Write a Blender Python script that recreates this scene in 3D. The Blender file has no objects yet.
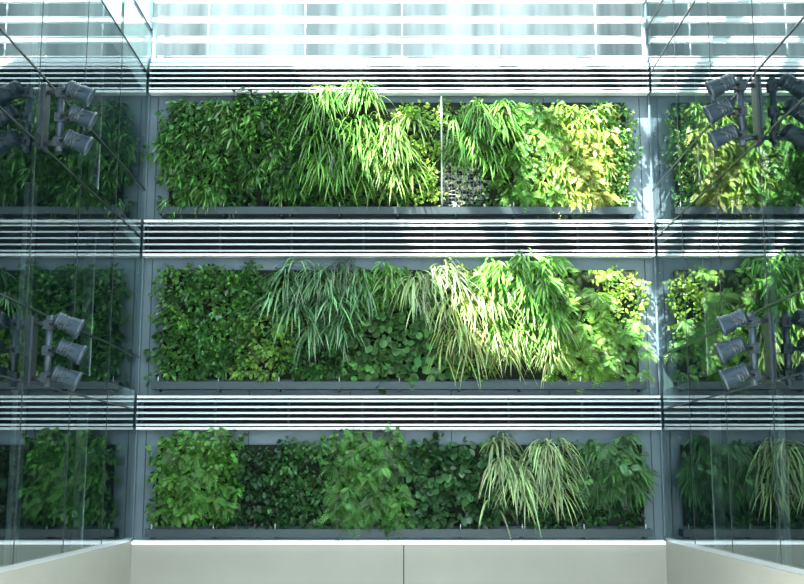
import bpy, bmesh, math, random
import numpy as np
from mathutils import Vector, Matrix
rng=np.random.default_rng(7); random.seed(7)
CZ=3.6   # eye height above atrium floor
XL,XR=-5.35,5.22
scene=bpy.context.scene
scene.view_settings.view_transform='Standard'

# ---------------- materials ----------------
def mat(name,col,rough=.5,metal=0,noise=0,nscale=5,emit=None,estr=0,bump=0):
    m=bpy.data.materials.new(name); m.use_nodes=True
    nt=m.node_tree; b=nt.nodes['Principled BSDF']
    b.inputs['Base Color'].default_value=(*col,1); b.inputs['Roughness'].default_value=rough
    b.inputs['Metallic'].default_value=metal
    if noise:
        tc=nt.nodes.new('ShaderNodeTexCoord'); n=nt.nodes.new('ShaderNodeTexNoise'); n.inputs['Scale'].default_value=nscale
        n.inputs['Detail'].default_value=4
        r=nt.nodes.new('ShaderNodeValToRGB')
        r.color_ramp.elements[0].position=.3; r.color_ramp.elements[1].position=.7
        r.color_ramp.elements[0].color=(*[c*(1-noise) for c in col],1); r.color_ramp.elements[1].color=(*[min(1,c*(1+noise)) for c in col],1)
        nt.links.new(tc.outputs['Object'],n.inputs['Vector']); nt.links.new(n.outputs['Fac'],r.inputs['Fac']); nt.links.new(r.outputs['Color'],b.inputs['Base Color'])
        if bump:
            bp=nt.nodes.new('ShaderNodeBump'); bp.inputs['Strength'].default_value=bump
            nt.links.new(n.outputs['Fac'],bp.inputs['Height']); nt.links.new(bp.outputs['Normal'],b.inputs['Normal'])
    if emit: b.inputs['Emission Color'].default_value=(*emit,1); b.inputs['Emission Strength'].default_value=estr
    return m
M_panel=mat('blue_grey_panel',(.13,.19,.225),.4,.1,.12,1.5)
M_cream=mat('cream_panel',(.40,.395,.34),.5,0,.05,.8)
M_alu=mat('aluminium',(.66,.72,.75),.3,.4)
M_blade=mat('louver_metal',(.27,.33,.36),.3,.5)
M_gap=mat('louver_recess',(.012,.018,.022),.8)
M_white=mat('white_rail',(.86,.9,.92),.35)
M_led=mat('led_strip',(.9,.95,1),.4,emit=(.9,.96,1),estr=1.2)
M_dark=mat('dark_metal',(.025,.036,.043),.45,.3)
M_trough=mat('trough_metal',(.045,.066,.075),.4,.4)
M_spot=mat('spot_housing',(.042,.066,.088),.38,.2)
M_lens=mat('spot_lens',(.10,.13,.16),.1,.2)
M_felt=mat('planting_felt',(.008,.016,.007),.95,0,.5,14,bump=.6)
M_floor=mat('stone_floor',(.35,.35,.33),.35,0,.1,2)
M_int=mat('interior_wall',(.05,.085,.085),.7,0,.1,1)
M_slab=mat('slab',(.08,.12,.125),.7)
M_col=mat('column_paint',(.42,.50,.50),.5)
M_sunmask=mat('sun_mask',(.4,.42,.43),.6)
M_joint=mat('glass_joint',(.02,.03,.035),.4)

def glass(name,ior,tint):
    m=bpy.data.materials.new(name); m.use_nodes=True; nt=m.node_tree
    for n in list(nt.nodes): nt.nodes.remove(n)
    o=nt.nodes.new('ShaderNodeOutputMaterial'); mx=nt.nodes.new('ShaderNodeMixShader')
    f=nt.nodes.new('ShaderNodeFresnel'); f.inputs['IOR'].default_value=ior
    t=nt.nodes.new('ShaderNodeBsdfTransparent'); t.inputs['Color'].default_value=(*tint,1)
    g=nt.nodes.new('ShaderNodeBsdfGlossy'); g.inputs['Roughness'].default_value=0.0; g.inputs['Color'].default_value=(.86,.98,.99,1)
    nt.links.new(f.outputs[0],mx.inputs[0]); nt.links.new(t.outputs[0],mx.inputs[1]); nt.links.new(g.outputs[0],mx.inputs[2]); nt.links.new(mx.outputs[0],o.inputs[0])
    return m
M_glass=glass('facade_glass',4.0,(.55,.70,.70))
def frosted():
    m=bpy.data.materials.new('frosted_glazing'); m.use_nodes=True; nt=m.node_tree
    for n in list(nt.nodes): nt.nodes.remove(n)
    o=nt.nodes.new('ShaderNodeOutputMaterial'); mx=nt.nodes.new('ShaderNodeMixShader'); mx.inputs[0].default_value=.9
    t=nt.nodes.new('ShaderNodeBsdfTransparent'); t.inputs['Color'].default_value=(.3,.33,.32,1)
    g=nt.nodes.new('ShaderNodeBsdfTranslucent')
    tc=nt.nodes.new('ShaderNodeTexCoord'); mp=nt.nodes.new('ShaderNodeMapping'); mp.inputs['Rotation'].default_value=(0,.6,0); mp.inputs['Scale'].default_value=(1.6,1,.15)
    n=nt.nodes.new('ShaderNodeTexNoise'); n.inputs['Scale'].default_value=1.2; n.inputs['Detail'].default_value=3
    r=nt.nodes.new('ShaderNodeValToRGB'); r.color_ramp.elements[0].position=.38; r.color_ramp.elements[1].position=.64
    r.color_ramp.elements[0].color=(.16,.195,.19,1); r.color_ramp.elements[1].color=(.42,.47,.45,1)  # pale streaks in the translucent colour imitate sun rays
    nt.links.new(tc.outputs['Object'],mp.inputs[0]); nt.links.new(mp.outputs[0],n.inputs['Vector']); nt.links.new(n.outputs['Fac'],r.inputs[0]); nt.links.new(r.outputs[0],g.inputs['Color'])
    nt.links.new(t.outputs[0],mx.inputs[1]); nt.links.new(g.outputs[0],mx.inputs[2]); nt.links.new(mx.outputs[0],o.inputs[0]); return m
M_frost=frosted()
def leafmat():
    m=bpy.data.materials.new('leaf'); m.use_nodes=True; nt=m.node_tree; b=nt.nodes['Principled BSDF']
    a=nt.nodes.new('ShaderNodeAttribute'); a.attribute_name='tint'
    b.inputs['Roughness'].default_value=.34
    nt.links.new(a.outputs['Color'],b.inputs['Base Color'])
    tr=nt.nodes.new('ShaderNodeBsdfTranslucent'); mx=nt.nodes.new('ShaderNodeMixShader'); mx.inputs[0].default_value=.22
    mul=nt.nodes.new('ShaderNodeMix'); mul.data_type='RGBA'; mul.blend_type='MULTIPLY'; mul.inputs[0].default_value=1
    mul.inputs[7].default_value=(1.6,1.5,.7,1)
    nt.links.new(a.outputs['Color'],mul.inputs[6]); nt.links.new(mul.outputs[2],tr.inputs['Color'])
    o=nt.nodes['Material Output']
    nt.links.new(b.outputs[0],mx.inputs[1]); nt.links.new(tr.outputs[0],mx.inputs[2]); nt.links.new(mx.outputs[0],o.inputs[0]); return m
M_leaf=leafmat()

# ---------------- mesh helper ----------------
class B:
    def __init__(s): s.bm=bmesh.new(); s.mats=[]
    def mi(s,m):
        if m not in s.mats: s.mats.append(m)
        return s.mats.index(m)
    def box(s,x0,x1,y0,y1,z0,z1,m):
        i=s.mi(m); v=[s.bm.verts.new((x,y,z)) for x in(x0,x1) for y in(y0,y1) for z in(z0,z1)]
        for f in((0,1,3,2),(4,6,7,5),(0,4,5,1),(2,3,7,6),(0,2,6,4),(1,5,7,3)):
            s.bm.faces.new([v[k] for k in f]).material_index=i
    def lathe(s,p,d,prof,m,n=24):
        i=s.mi(m) if not isinstance(m,list) else None
        d=Vector(d).normalized(); a=d.orthogonal().normalized(); b=d.cross(a); p=Vector(p); rings=[]
        for t,r in prof:
            rings.append([s.bm.verts.new(p+d*t+(a*math.cos(2*math.pi*k/n)+b*math.sin(2*math.pi*k/n))*max(r,1e-4)) for k in range(n)])
        for q in range(len(rings)-1):
            mm=i if i is not None else s.mi(m[q])
            for k in range(n):
                f=s.bm.faces.new([rings[q][k],rings[q][(k+1)%n],rings[q+1][(k+1)%n],rings[q+1][k]]); f.material_index=mm; f.smooth=abs(prof[q][0]-prof[q+1][0])>1e-3
    def rod(s,p,q,r,m,n=12):
        p=Vector(p);q=Vector(q);L=(q-p).length
        s.lathe(p,q-p,[(0,0),(0,r),(L,r),(L,0)],m,n)
    def done(s,name,recalc=True):
        if recalc: bmesh.ops.recalc_face_normals(s.bm,faces=s.bm.faces)
        me=bpy.data.meshes.new(name); s.bm.to_mesh(me); s.bm.free()
        for m in s.mats: me.materials.append(m)
        o=bpy.data.objects.new(name,me); scene.collection.objects.link(o); return o
Z=lambda r:CZ+r

# ---------------- room shell ----------------
b=B(); b.box(-12,12,-30,8,-.2,0,M_floor); b.done('floor')
b=B()
b.box(XL,XR,.12,.5,Z(-1.32),Z(8.60),M_panel)
for z0,z1 in ((5.24,7.93),(1.62,4.43),(-1.2,.9)):
    for x in (-5.17,-3.1,-1.05,1.0,3.0,5.03): b.box(x-.008,x+.008,.112,.125,Z(z0),Z(z1),M_dark)
b.box(XL,XR,.12,.5,0,Z(-1.32),M_cream)
b.box(XL,.025,-.02,.118,0,Z(-1.34),M_cream); b.box(.045,XR,-.02,.118,0,Z(-1.34),M_cream)
b.box(XL+.02,XR-.02,.05,.115,0,Z(-1.36),M_gap)
b.done('wall_back')
b=B(); b.box(XL+.02,XR-.02,-.10,-.02,Z(-1.335),Z(-1.275),M_led); b.box(XL+.02,XR-.02,-.02,.118,Z(-1.335),Z(-1.25),M_alu); b.done('linear_led_light')

# side base walls + glass
for side,X,s in (('left',XL,-1),('right',XR,1)):
    b=B(); x0,x1=sorted((X,X+s*.25)); b.box(x0,x1,-14,.5,0,Z(-1.28),M_cream); b.done('wall_'+side)
    b=B(); x0,x1=sorted((X+s*.02,X+s*.10))
    b.box(x0,x1,-14,.5,Z(-1.28),Z(-1.2),M_alu)
    for z in (9.40,8.36,5.88,4.84,2.39,1.32):
        b.box(min(X-s*.012,X+s*.06),max(X-s*.012,X+s*.06),-14,.1,Z(z)-.012,Z(z)+.012,M_joint)
    for y in (-2.3,-4.6,-6.9,-9.2,-11.5):
        b.box(min(X-s*.004,X+s*.05),max(X-s*.004,X+s*.05),y-.012,y+.012,Z(-1.2),Z(12.4),M_joint)
    b.box(min(X-s*.02,X+s*.06),max(X-s*.02,X+s*.06),-.02,.06,Z(-1.2),Z(12.4),M_panel)
    b.done('window_frame')
    me=bpy.data.meshes.new('window'); 
    v=[(X,-14,Z(-1.2)),(X,.1,Z(-1.2)),(X,.1,Z(12.4)),(X,-14,Z(12.4))]
    me.from_pydata(v,[],[(0,1,2,3)] if s<0 else [(3,2,1,0)]); me.materials.append(M_glass)
    o=bpy.data.objects.new('window_1' if s<0 else 'window_2',me); scene.collection.objects.link(o); me.update()
    if me.polygons[0].normal.x*s>0: me.flip_normals()
    # interior rooms behind glass
    b=B(); xa,xb=sorted((X+s*.35,X+s*6))
    for z in (8.4,4.9,1.4,-2.1):
        b.box(xa,xb,-14,7,Z(z),Z(z)+.4,M_slab)
    b.done('office_floor_slabs')
    b=B(); xe=sorted((X+s*6,X+s*6.2)); b.box(*xe,-14,7,0,Z(12.5),M_int); b.box(xa,xb,7,7.2,0,Z(12.5),M_int); b.done('wall_office_'+side)
    for y in (-4.2,-.5,4.2):
        b=B()
        for z0,z1 in ((-1.7,1.4),(1.8,4.9),(5.3,8.4),(8.8,12.5)):
            b.lathe((X+s*.95,y,Z(z0)),(0,0,1),[(0,0),(0,.14),(.03,.14),(.03,.11),(z1-z0-.03,.11),(z1-z0-.03,.14),(z1-z0,.14),(z1-z0,0)],M_col)
        b.done('round_column')

# unseen roof: slabs and beams added to block sun and leave slots
b=B()
h0,h1=Z(12.5),Z(12.8)
b.box(-12,-5.1,-16.5,-2.45,h0,h1,M_sunmask); b.box(-12,-8.8,-2.45,8,h0,h1,M_sunmask); b.box(XR,12,-16.5,8,h0,h1,M_sunmask)
b.box(-5.1,XR,-16.5,-6.7,h0,h1,M_sunmask)
b.done('sun_mask_roof')
b=B()
for x0,x1 in ((-3.2,-2.72),(-2.25,-1.8),(-.5,-.32),(1.35,1.52),(3.0,3.15)):
    b.box(x0,x1,-6.7,.4,h0-.1,h1-.05,M_sunmask)
b.done('sun_stripe_beams')  # unseen beams, placed for the diagonal shade stripes on the wall

# ---------------- upper clerestory glazing with louvers ----------------
me=bpy.data.meshes.new('g'); me.from_pydata([(XL,.45,Z(8.62)),(XR,.45,Z(8.62)),(XR,.45,h0),(XL,.45,h0)],[],[(0,1,2,3)]); me.materials.append(M_frost)
o=bpy.data.objects.new('window_3',me); scene.collection.objects.link(o)
b=B()
for i in range(8):
    z=8.71+.45*i
    b.box(XL+.03,XR-.03,-.05,.05,Z(z)-.04,Z(z)+.04,M_white)
    b.box(XL+.03,XR-.03,.30,.36,Z(z)+.20,Z(z)+.23,M_alu)
for x in (-4.2,-2.1,0,2.1,4.2): b.box(x-.015,x+.015,.36,.40,Z(8.64),h0-.12,M_alu)
b.done('clerestory_louver_screen')

# ---------------- louver bands ----------------
def band(z0,z1):
    b=B()
    b.box(XL+.03,XR-.03,.06,.118,Z(z0),Z(z1),M_gap)
    n=5; H=z1-z0
    b.box(XL+.03,XR-.03,-.16,.06,Z(z1)-.035,Z(z1)+.015,M_white)
    b.box(XL+.03,XR-.03,-.16,.06,Z(z0)-.015,Z(z0)+.035,M_white)
    for i in range(n):
        z=Z(z0)+H*(i+.75)/(n+.5)
        i0=b.mi(M_blade); i1=b.mi(M_alu)
        prof=[(-.17,-.026),(-.165,.006),(-.10,.024),(-.02,.034),(.05,.038),(.05,.02),(-.02,.01),(-.11,-.02)]
        A=[b.bm.verts.new((XL+.03,y,z+k)) for y,k in prof]; C=[b.bm.verts.new((XR-.03,y,z+k)) for y,k in prof]
        for k in range(len(prof)):
            f=b.bm.faces.new([A[k],A[(k+1)%8],C[(k+1)%8],C[k]]); f.material_index=i1 if k in(0,1) else i0  # paler metal on the front faces imitates highlights along each blade
        b.bm.faces.new(A).material_index=i0; b.bm.faces.new(C[::-1]).material_index=i0
    for x in np.linspace(XL+.1,XR-.1,8): b.box(x-.02,x+.02,-.05,.06,Z(z0),Z(z1),M_dark)
    b.done('louver_band')
band(7.97,8.58); band(4.47,5.20); band(.93,1.58)

# ---------------- foliage ----------------
def nz(v): return v/np.maximum(np.linalg.norm(v,axis=-1,keepdims=True),1e-6)
class F:
    def __init__(s): s.V=[];s.Q=[];s.C=[];s.n=0
    def leaves(s,base,d,nr,L,W,droop,prof,col,fold=.25):
        N=len(base);K=len(prof); t=np.linspace(0,1,K)
        d=nz(d); side=nz(np.cross(d,nr)); n2=np.cross(side,d)
        c=base[:,None,:]+L[:,None,None]*t[None,:,None]*d[:,None,:]
        c[:,:,2]-=(droop*L)[:,None]*t[None,:]**2
        w=W[:,None,None]*np.array(prof)[None,:,None]*.5
        l=c-side[:,None,:]*w; r=c+side[:,None,:]*w; m=c-n2[:,None,:]*w*fold*2
        V=np.stack([l,m,r],2).reshape(-1,3)
        V[:,1]=np.minimum(V[:,1],-.005)
        q=[]
        for k in range(K-1):
            for j in range(2):
                a=k*3+j; q.append((a,a+1,a+4,a+3))
        q=np.array(q); Q=(q[None]+(np.arange(N)*K*3)[:,None,None]).reshape(-1,4)+s.n
        s.V.append(V); s.Q.append(Q); s.C.append(np.repeat(col,K*3,0)); s.n+=len(V)
    def fronds(s,base,d,nr,L,droop,col,P=9,lf=.28,lw=.35):
        N=len(base); d=nz(d); side=nz(np.cross(d,nr))
        for sg in(-1,1):
            t=np.linspace(.1,.97,P)
            c=base[:,None,:]+L[:,None,None]*t[None,:,None]*d[:,None,:]; c[:,:,2]-=(droop*L)[:,None]*t[None,:]**2
            tang=np.repeat(d[:,None,:],P,1).copy(); tang[:,:,2]-=2*droop[:,None]*t[None,:]
            tang=nz(tang)
            ld=sg*side[:,None,:]*.85+tang*.5; ld[:,:,2]-=.1
            LL=L[:,None]*lf*np.sin(np.pi*(t*.85+.12))[None,:]**.7
            LL=LL.reshape(-1); cc=np.repeat(col,P,0)
            s.leaves(c.reshape(-1,3),ld.reshape(-1,3),np.repeat(nr,P,0),LL,LL*lw,np.full(N*P,.15),[.3,1,.05],cc,.1)
        s.leaves(base,d,nr,L,L*.02,droop,[1,1,1,.8,.4],col*.7,.3)
    def obj(s,name):
        V=np.concatenate(s.V).astype(np.float32);Q=np.concatenate(s.Q).astype(np.int32);C=np.concatenate(s.C)
        me=bpy.data.meshes.new(name); me.vertices.add(len(V)); me.vertices.foreach_set('co',V.ravel())
        me.loops.add(Q.size); me.loops.foreach_set('vertex_index',Q.ravel())
        me.polygons.add(len(Q)); me.polygons.foreach_set('loop_start',np.arange(0,Q.size,4,dtype=np.int32)); me.polygons.foreach_set('loop_total',np.full(len(Q),4,np.int32))
        me.update(calc_edges=True)
        a=me.attributes.new('tint','FLOAT_COLOR','POINT'); a.data.foreach_set('color',np.concatenate([np.clip(C,0,1),np.ones((len(C),1))],1).astype(np.float32).ravel())
        me.materials.append(M_leaf); me.polygons.foreach_set('use_smooth',np.ones(len(Q),bool))
        o=bpy.data.objects.new(name,me); scene.collection.objects.link(o); return o
BROAD=[.08,.7,1,.75,.03]; ROUND=[.3,.9,1.05,.9,.35]; STRAP=[.5,.9,1,.95,.8,.5,.04]; LANCE=[.1,.8,1,.6,.03]
def patch(f,kind,x0,x1,z0,z1,bulge,col,size=1,dens=1,lean=0):
    A=(x1-x0)*(z1-z0)
    cpm={'broad':34,'round':28,'strap':15,'fine':60,'fern':22,'lance':24}[kind]*dens
    per={'broad':13,'round':10,'strap':20,'fine':14,'fern':8,'lance':18}[kind]
    nc=int(A*cpm/size**1.3); 
    u=rng.uniform(-1,1,nc); v=rng.uniform(-1,1,nc)
    cx=(x0+x1)/2+u*(x1-x0)/2+rng.normal(0,.10,nc); cz=(z0+z1)/2+v*(z1-z0)/2+rng.normal(0,.05,nc)
    # planting pockets every 0.28 m: plants mound out of the pockets
    lump=(.5+.5*np.sin(cx*11+2*np.sin(cz*5)+col[1]*40))*(.5+.5*np.cos(cz*12+2*np.sin(cx*4)))
    big=.5+.5*np.sin(cx*4.1+cz*3.3+col[1]*90)
    dep=bulge*np.sqrt(np.clip(1-.85*np.abs(u)**3,0,1))*np.sqrt(np.clip(1-.8*np.abs(v)**4,0,1))*(.4+.6*lump+.3*big)
    cy=-.02-dep*rng.uniform(.6,1,nc)
    cl=np.clip(rng.normal(1,.25,nc),.45,1.7)
    base=np.stack([cx,cy,Z(cz)],1); base=np.repeat(base,per,0); N=len(base)
    cc=np.array(col)[None]*np.repeat(cl,per)[:,None]*rng.uniform(.4,1.5,(N,1)); cc=cc*rng.uniform(.84,1.16,(N,3))
    rd=nz(rng.normal(0,1,(N,3)))
    if kind in('broad','round'):
        d=rd*np.array([1,.5,.8])+np.array([lean,-.45,-.35]); nr=nz(np.array([0,-.8,.7])+rng.normal(0,.45,(N,3)))
        L=rng.uniform(.09,.175,N)*size; W=L*(.60 if kind=='broad' else .95)
        base=base+rd*np.array([.1,.08,.1])*size
        f.leaves(base,d,nr,L,W,rng.uniform(.1,.4,N),BROAD if kind=='broad' else ROUND,cc,.22 if kind=='broad' else .12)
    elif kind=='fine':
        d=rd*np.array([1,.6,1])+np.array([lean,-.4,-.1]); nr=nz(np.array([0,-1,.4])+rng.normal(0,.5,(N,3)))
        L=rng.uniform(.05,.1,N)*size; base=base+rd*np.array([.08,.06,.08])
        f.leaves(base,d,nr,L,L*.6,rng.uniform(0,.3,N),[.1,1,.05],cc,.1)
    elif kind=='lance':
        d=rd*np.array([.9,.4,.5])+np.array([lean,-.5,-.45]); nr=nz(np.array([0,-1,.7])+rng.normal(0,.35,(N,3)))
        L=rng.uniform(.2,.38,N)*size; base=base+rd*np.array([.08,.06,.1])
        f.leaves(base,d,nr,L,L*.17,rng.uniform(.3,.7,N),LANCE,cc,.25)
    elif kind=='strap':
        d=rd*np.array([.75,.3,.35])+np.array([lean*.6,-.45,.30]); nr=nz(np.array([0,-.3,1])+rng.normal(0,.2,(N,3)))
        L=rng.uniform(.32,.68,N)*size; base=base+rd*.05
        f.leaves(base,nz(d)*.75,nr,L,rng.uniform(.026,.046,N),rng.uniform(.8,1.4,N),STRAP,cc,.2)
    elif kind=='fern':
        d=rd*np.array([.9,.3,.6])+np.array([lean,-.5,-.15]); nr=nz(np.array([0,-1,.7])+rng.normal(0,.3,(N,3)))
        L=rng.uniform(.22,.42,N)*size
        f.fronds(base,d,nr,L,rng.uniform(.3,.7,N),cc)
DK=(.028,.095,.032); MD=(.055,.17,.045); BR=(.12,.31,.055); LM=(.24,.42,.07); YL=(.38,.46,.10); PA=(.34,.48,.24); VA=(.52,.56,.42); SM=(.14,.29,.14)

def planter(zb,x0,x1,zt,zd,pipe=None):
    b=B()
    b.box(x0+.12,x1-.08,.02,.118,Z(zd),Z(zt)-.16,M_felt)
    b.box(x0-.02,x1+.02,-.22,.118,Z(zb),Z(zb)+.02,M_trough)
    b.box(x0-.02,x1+.02,-.24,-.22,Z(zb),Z(zb)+.15,M_trough)
    b.box(x0-.02,x0,-.22,.118,Z(zb),Z(zb)+.15,M_trough); b.box(x1,x1+.02,-.22,.118,Z(zb),Z(zb)+.15,M_trough)
    b.box(x0,x1,-.21,.11,Z(zb)+.08,Z(zb)+.12,M_felt)
    for x in np.linspace(x0+.1,x1-.1,9):
        b.box(x-.02,x+.02,-.2,.11,Z(zb)-.04,Z(zb),M_dark)
        b.rod((x,-.20,Z(zb)+.12),(x,-.20,Z(zb)+.25),.010,M_alu)
    if pipe:
        # exposed wire mesh bay with irrigation riser
        b.rod((pipe,-.16,Z(zd)),(pipe,-.16,Z(zt)-.08),.018,M_alu)
        for z in (zd+.1,zd+1.2,zt-.25): b.rod((pipe,-.16,Z(z)),(pipe,.1,Z(z)),.01,M_alu)
        for x in np.arange(pipe+.06,pipe+.85,.075): b.rod((x,-.06,Z(zd)+.05),(x,-.06,Z(zd)+1.2),.005,M_blade,6)
        for z in np.arange(zd+.05,zd+1.2,.075): b.rod((pipe,-.055,Z(z)),(pipe+.85,-.055,Z(z)),.005,M_blade,6)
    return b.done('planter_frame')
def assemble(f,fr):
    e=bpy.data.objects.new('vertical_garden',None); scene.collection.objects.link(e)
    fo=f.obj('foliage'); fo.parent=e; fr.parent=e; fr.name='trough_and_frame'

# top
f=F()
patch(f,'broad',-4.95,-3.3,5.55,7.75,.30,MD,1.05)
patch(f,'lance',-4.9,-2.0,5.6,7.75,.26,(.09,.25,.05),.8,.6)
patch(f,'broad',-3.5,-1.8,5.55,7.85,.36,DK,1.0)
patch(f,'broad',-3.5,-2.2,6.6,7.9,.42,BR,.9,.6)
patch(f,'broad',-2.2,0.1,5.55,7.4,.14,MD,.8,.9)
patch(f,'strap',-2.1,-.6,6.0,8.0,.38,BR,1.05)
patch(f,'strap',-.9,.2,5.95,7.85,.28,(.18,.36,.08),1.0,1.1)
patch(f,'fine',-.1,.79,5.55,7.75,.14,LM,1.2)
patch(f,'fine',.88,1.75,5.55,6.9,.10,VA,1.1,.6)
patch(f,'fine',.88,1.7,6.8,7.75,.10,(.16,.3,.08),1.1)
patch(f,'broad',1.6,2.4,5.55,6.6,.12,MD,.7,.8)
patch(f,'strap',1.1,2.25,6.4,7.85,.30,BR,.95,1.1)
patch(f,'broad',2.1,3.3,5.55,7.7,.2,(.16,.35,.06),.75)
patch(f,'fern',2.2,3.4,5.7,7.7,.22,BR,.8,.8)
patch(f,'lance',2.9,4.2,5.6,7.65,.2,LM,.7)
patch(f,'fern',3.2,4.3,5.6,7.2,.24,YL,.75)
patch(f,'fine',4.0,4.76,5.55,7.7,.14,MD,1.2)
patch(f,'broad',4.0,4.76,5.55,7.7,.1,LM,.55,.6)
assemble(f,planter(5.32,-4.98,4.80,7.95,5.5,.825))
# middle
f=F()
patch(f,'broad',-4.95,-3.0,2.0,4.2,.26,MD,.85,1.2)
patch(f,'fine',-4.95,-3.0,2.0,4.2,.26,BR,1.4,.5)
patch(f,'broad',-3.3,-2.3,2.0,3.3,.28,(.18,.35,.07),.85)
patch(f,'broad',-3.2,-2.3,3.2,4.25,.26,MD,.9)
patch(f,'broad',-2.6,-1.0,2.0,4.1,.12,MD,.85,.9)
patch(f,'strap',-2.5,-1.0,2.8,4.3,.28,SM,1.05,1.1)
patch(f,'round',-1.25,1.2,2.0,3.8,.28,(.09,.22,.07),1.05,1.3)
patch(f,'lance',-1.2,.2,3.5,4.25,.26,BR,.8)
patch(f,'strap',.0,1.1,3.3,4.25,.28,PA,1.2,1.2,.6)
patch(f,'strap',.8,1.9,2.4,3.7,.28,(.36,.47,.18),1.15,1.2,.55)
patch(f,'fine',.9,1.9,2.0,4.2,.08,LM,1.2,.9)
patch(f,'lance',1.8,3.25,2.7,4.45,.40,BR,1.0,1.3)
patch(f,'strap',1.9,3.2,2.4,3.2,.2,(.28,.40,.14),.85)
patch(f,'fern',3.0,4.2,2.0,4.15,.24,(.18,.38,.06),.75,1.1)
patch(f,'fine',3.9,4.85,2.6,4.15,.14,LM,1.3)
patch(f,'fern',4.0,4.88,2.0,3.2,.22,BR,.7)
assemble(f,planter(1.72,-5.0,4.9,4.35,1.95))
# bottom
f=F()
patch(f,'broad',-4.88,-3.35,-.88,.8,.50,(.085,.24,.045),1.0,1.4)
patch(f,'fern',-4.8,-3.4,-.7,.85,.46,(.10,.27,.05),.75,.8)
patch(f,'broad',-3.6,-2.2,-.9,.6,.22,(.022,.075,.025),.8)
patch(f,'broad',-2.5,-1.2,-.9,.68,.26,(.045,.14,.04),.8,1)
patch(f,'fern',-1.45,.05,-.88,.88,.48,(.08,.23,.05),.8,1.3)
patch(f,'broad',-1.35,-.05,-.8,.85,.44,(.09,.25,.05),.9,.7)
patch(f,'round',-.1,1.95,-.9,.65,.28,(.05,.135,.05),.95,1.3)
patch(f,'strap',1.8,3.2,-.4,.70,.30,PA,1.1,1.4,.4)
patch(f,'broad',1.9,3.8,-.9,.6,.12,DK,.75)
patch(f,'fern',3.6,4.75,-.45,.78,.40,(.06,.17,.055),.9,1.2)
patch(f,'lance',3.65,4.7,-.3,.82,.34,MD,.9)
patch(f,'broad',3.6,4.82,-.9,-.2,.12,DK,.75)
assemble(f,planter(-1.18,-5.03,4.9,.78,-.98))

# ---------------- spotlight clusters ----------------
def spots(X,s,y,z):
    b=B()
    b.box(min(X+s*.004,X+s*.04),max(X+s*.004,X+s*.04),y-.12,y+.12,Z(z)-.5,Z(z)+.5,M_dark)
    px=X+s*.24
    b.rod((px,y,Z(z)-.52),(px,y,Z(z)+.52),.05,M_spot,16)
    for dz in(-.4,.4): b.rod((X+s*.03,y,Z(z)+dz),(px,y,Z(z)+dz),.035,M_dark)
    for dz in(-.38,0,.38): b.box(px-.07,px+.07,y-.07,y+.07,Z(z)+dz-.07,Z(z)+dz+.07,M_dark)
    for i,dz in enumerate((.38,0,-.38)):
        c=Vector((X+s*(.54+(.05 if i==1 else 0)),y-.05,Z(z)+dz)); d=Vector((s*.82,.20,-.36)).normalized()
        sd=d.cross(Vector((0,0,1))).normalized()
        prof=[(-.24,0),(-.24,.07),(-.21,.10)]
        for k in range(4):
            t=-.20+k*.045; prof+= [(t,.125),(t+.018,.125),(t+.02,.113),(t+.04,.113)]
        prof+=[(0,.13),(.14,.145),(.15,.16),(.19,.16),(.19,.14),(.165,.135),(.165,0)]
        prof=[(t*.92,r*.95) for t,r in prof]
        ms=[M_spot]*(len(prof)-2)+[M_lens]
        b.lathe(c,d,prof,ms,28)
        back=Vector((px,y,Z(z)+dz))
        for q in(-1,1):
            a=c+sd*q*.170; b.rod(c+sd*q*.11,a,.025,M_dark)
            b.rod(a,back+sd*q*.10,.02,M_dark)
        b.rod(back-sd*.12,back+sd*.12,.03,M_dark)
    b.done('spotlight_cluster')
spots(XL,1,-6.6,5.28); spots(XL,1,-6.6,1.78)
spots(XR,-1,-6.9,5.28); spots(XR,-1,-6.9,1.78)

# ---------------- light ----------------
w=bpy.data.worlds.new('sky'); scene.world=w; w.use_nodes=True; nt=w.node_tree; bg=nt.nodes['Background']
tc=nt.nodes.new('ShaderNodeTexCoord'); sp=nt.nodes.new('ShaderNodeSeparateXYZ'); rp=nt.nodes.new('ShaderNodeValToRGB')
nt.links.new(tc.outputs['Generated'],sp.inputs[0]); nt.links.new(sp.outputs['Z'],rp.inputs[0]); nt.links.new(rp.outputs[0],bg.inputs[0])
e=rp.color_ramp.elements; e[0].position=0; e[0].color=(.16,.20,.225,1); e[1].position=.75; e[1].color=(.80,.94,1,1)
q=e.new(.18); q.color=(.30,.37,.41,1)
bg.inputs[1].default_value=7.6
sd=bpy.data.lights.new('sun','SUN'); sd.energy=38; sd.angle=math.radians(.9); sd.color=(1,.96,.88)
so=bpy.data.objects.new('sun',sd); scene.collection.objects.link(so); so.location=(-10,-10,25)
so.rotation_euler=Vector((.60,.55,-.92)).to_track_quat('-Z','Y').to_euler()

cd=bpy.data.cameras.new('camera'); cam=bpy.data.objects.new('camera',cd); scene.collection.objects.link(cam)
cam.location=(0,-22.7,CZ); cam.rotation_euler=(math.radians(90+9.33),0,0); cd.sensor_width=36; cd.lens=50.15; cd.clip_end=200
scene.camera=cam
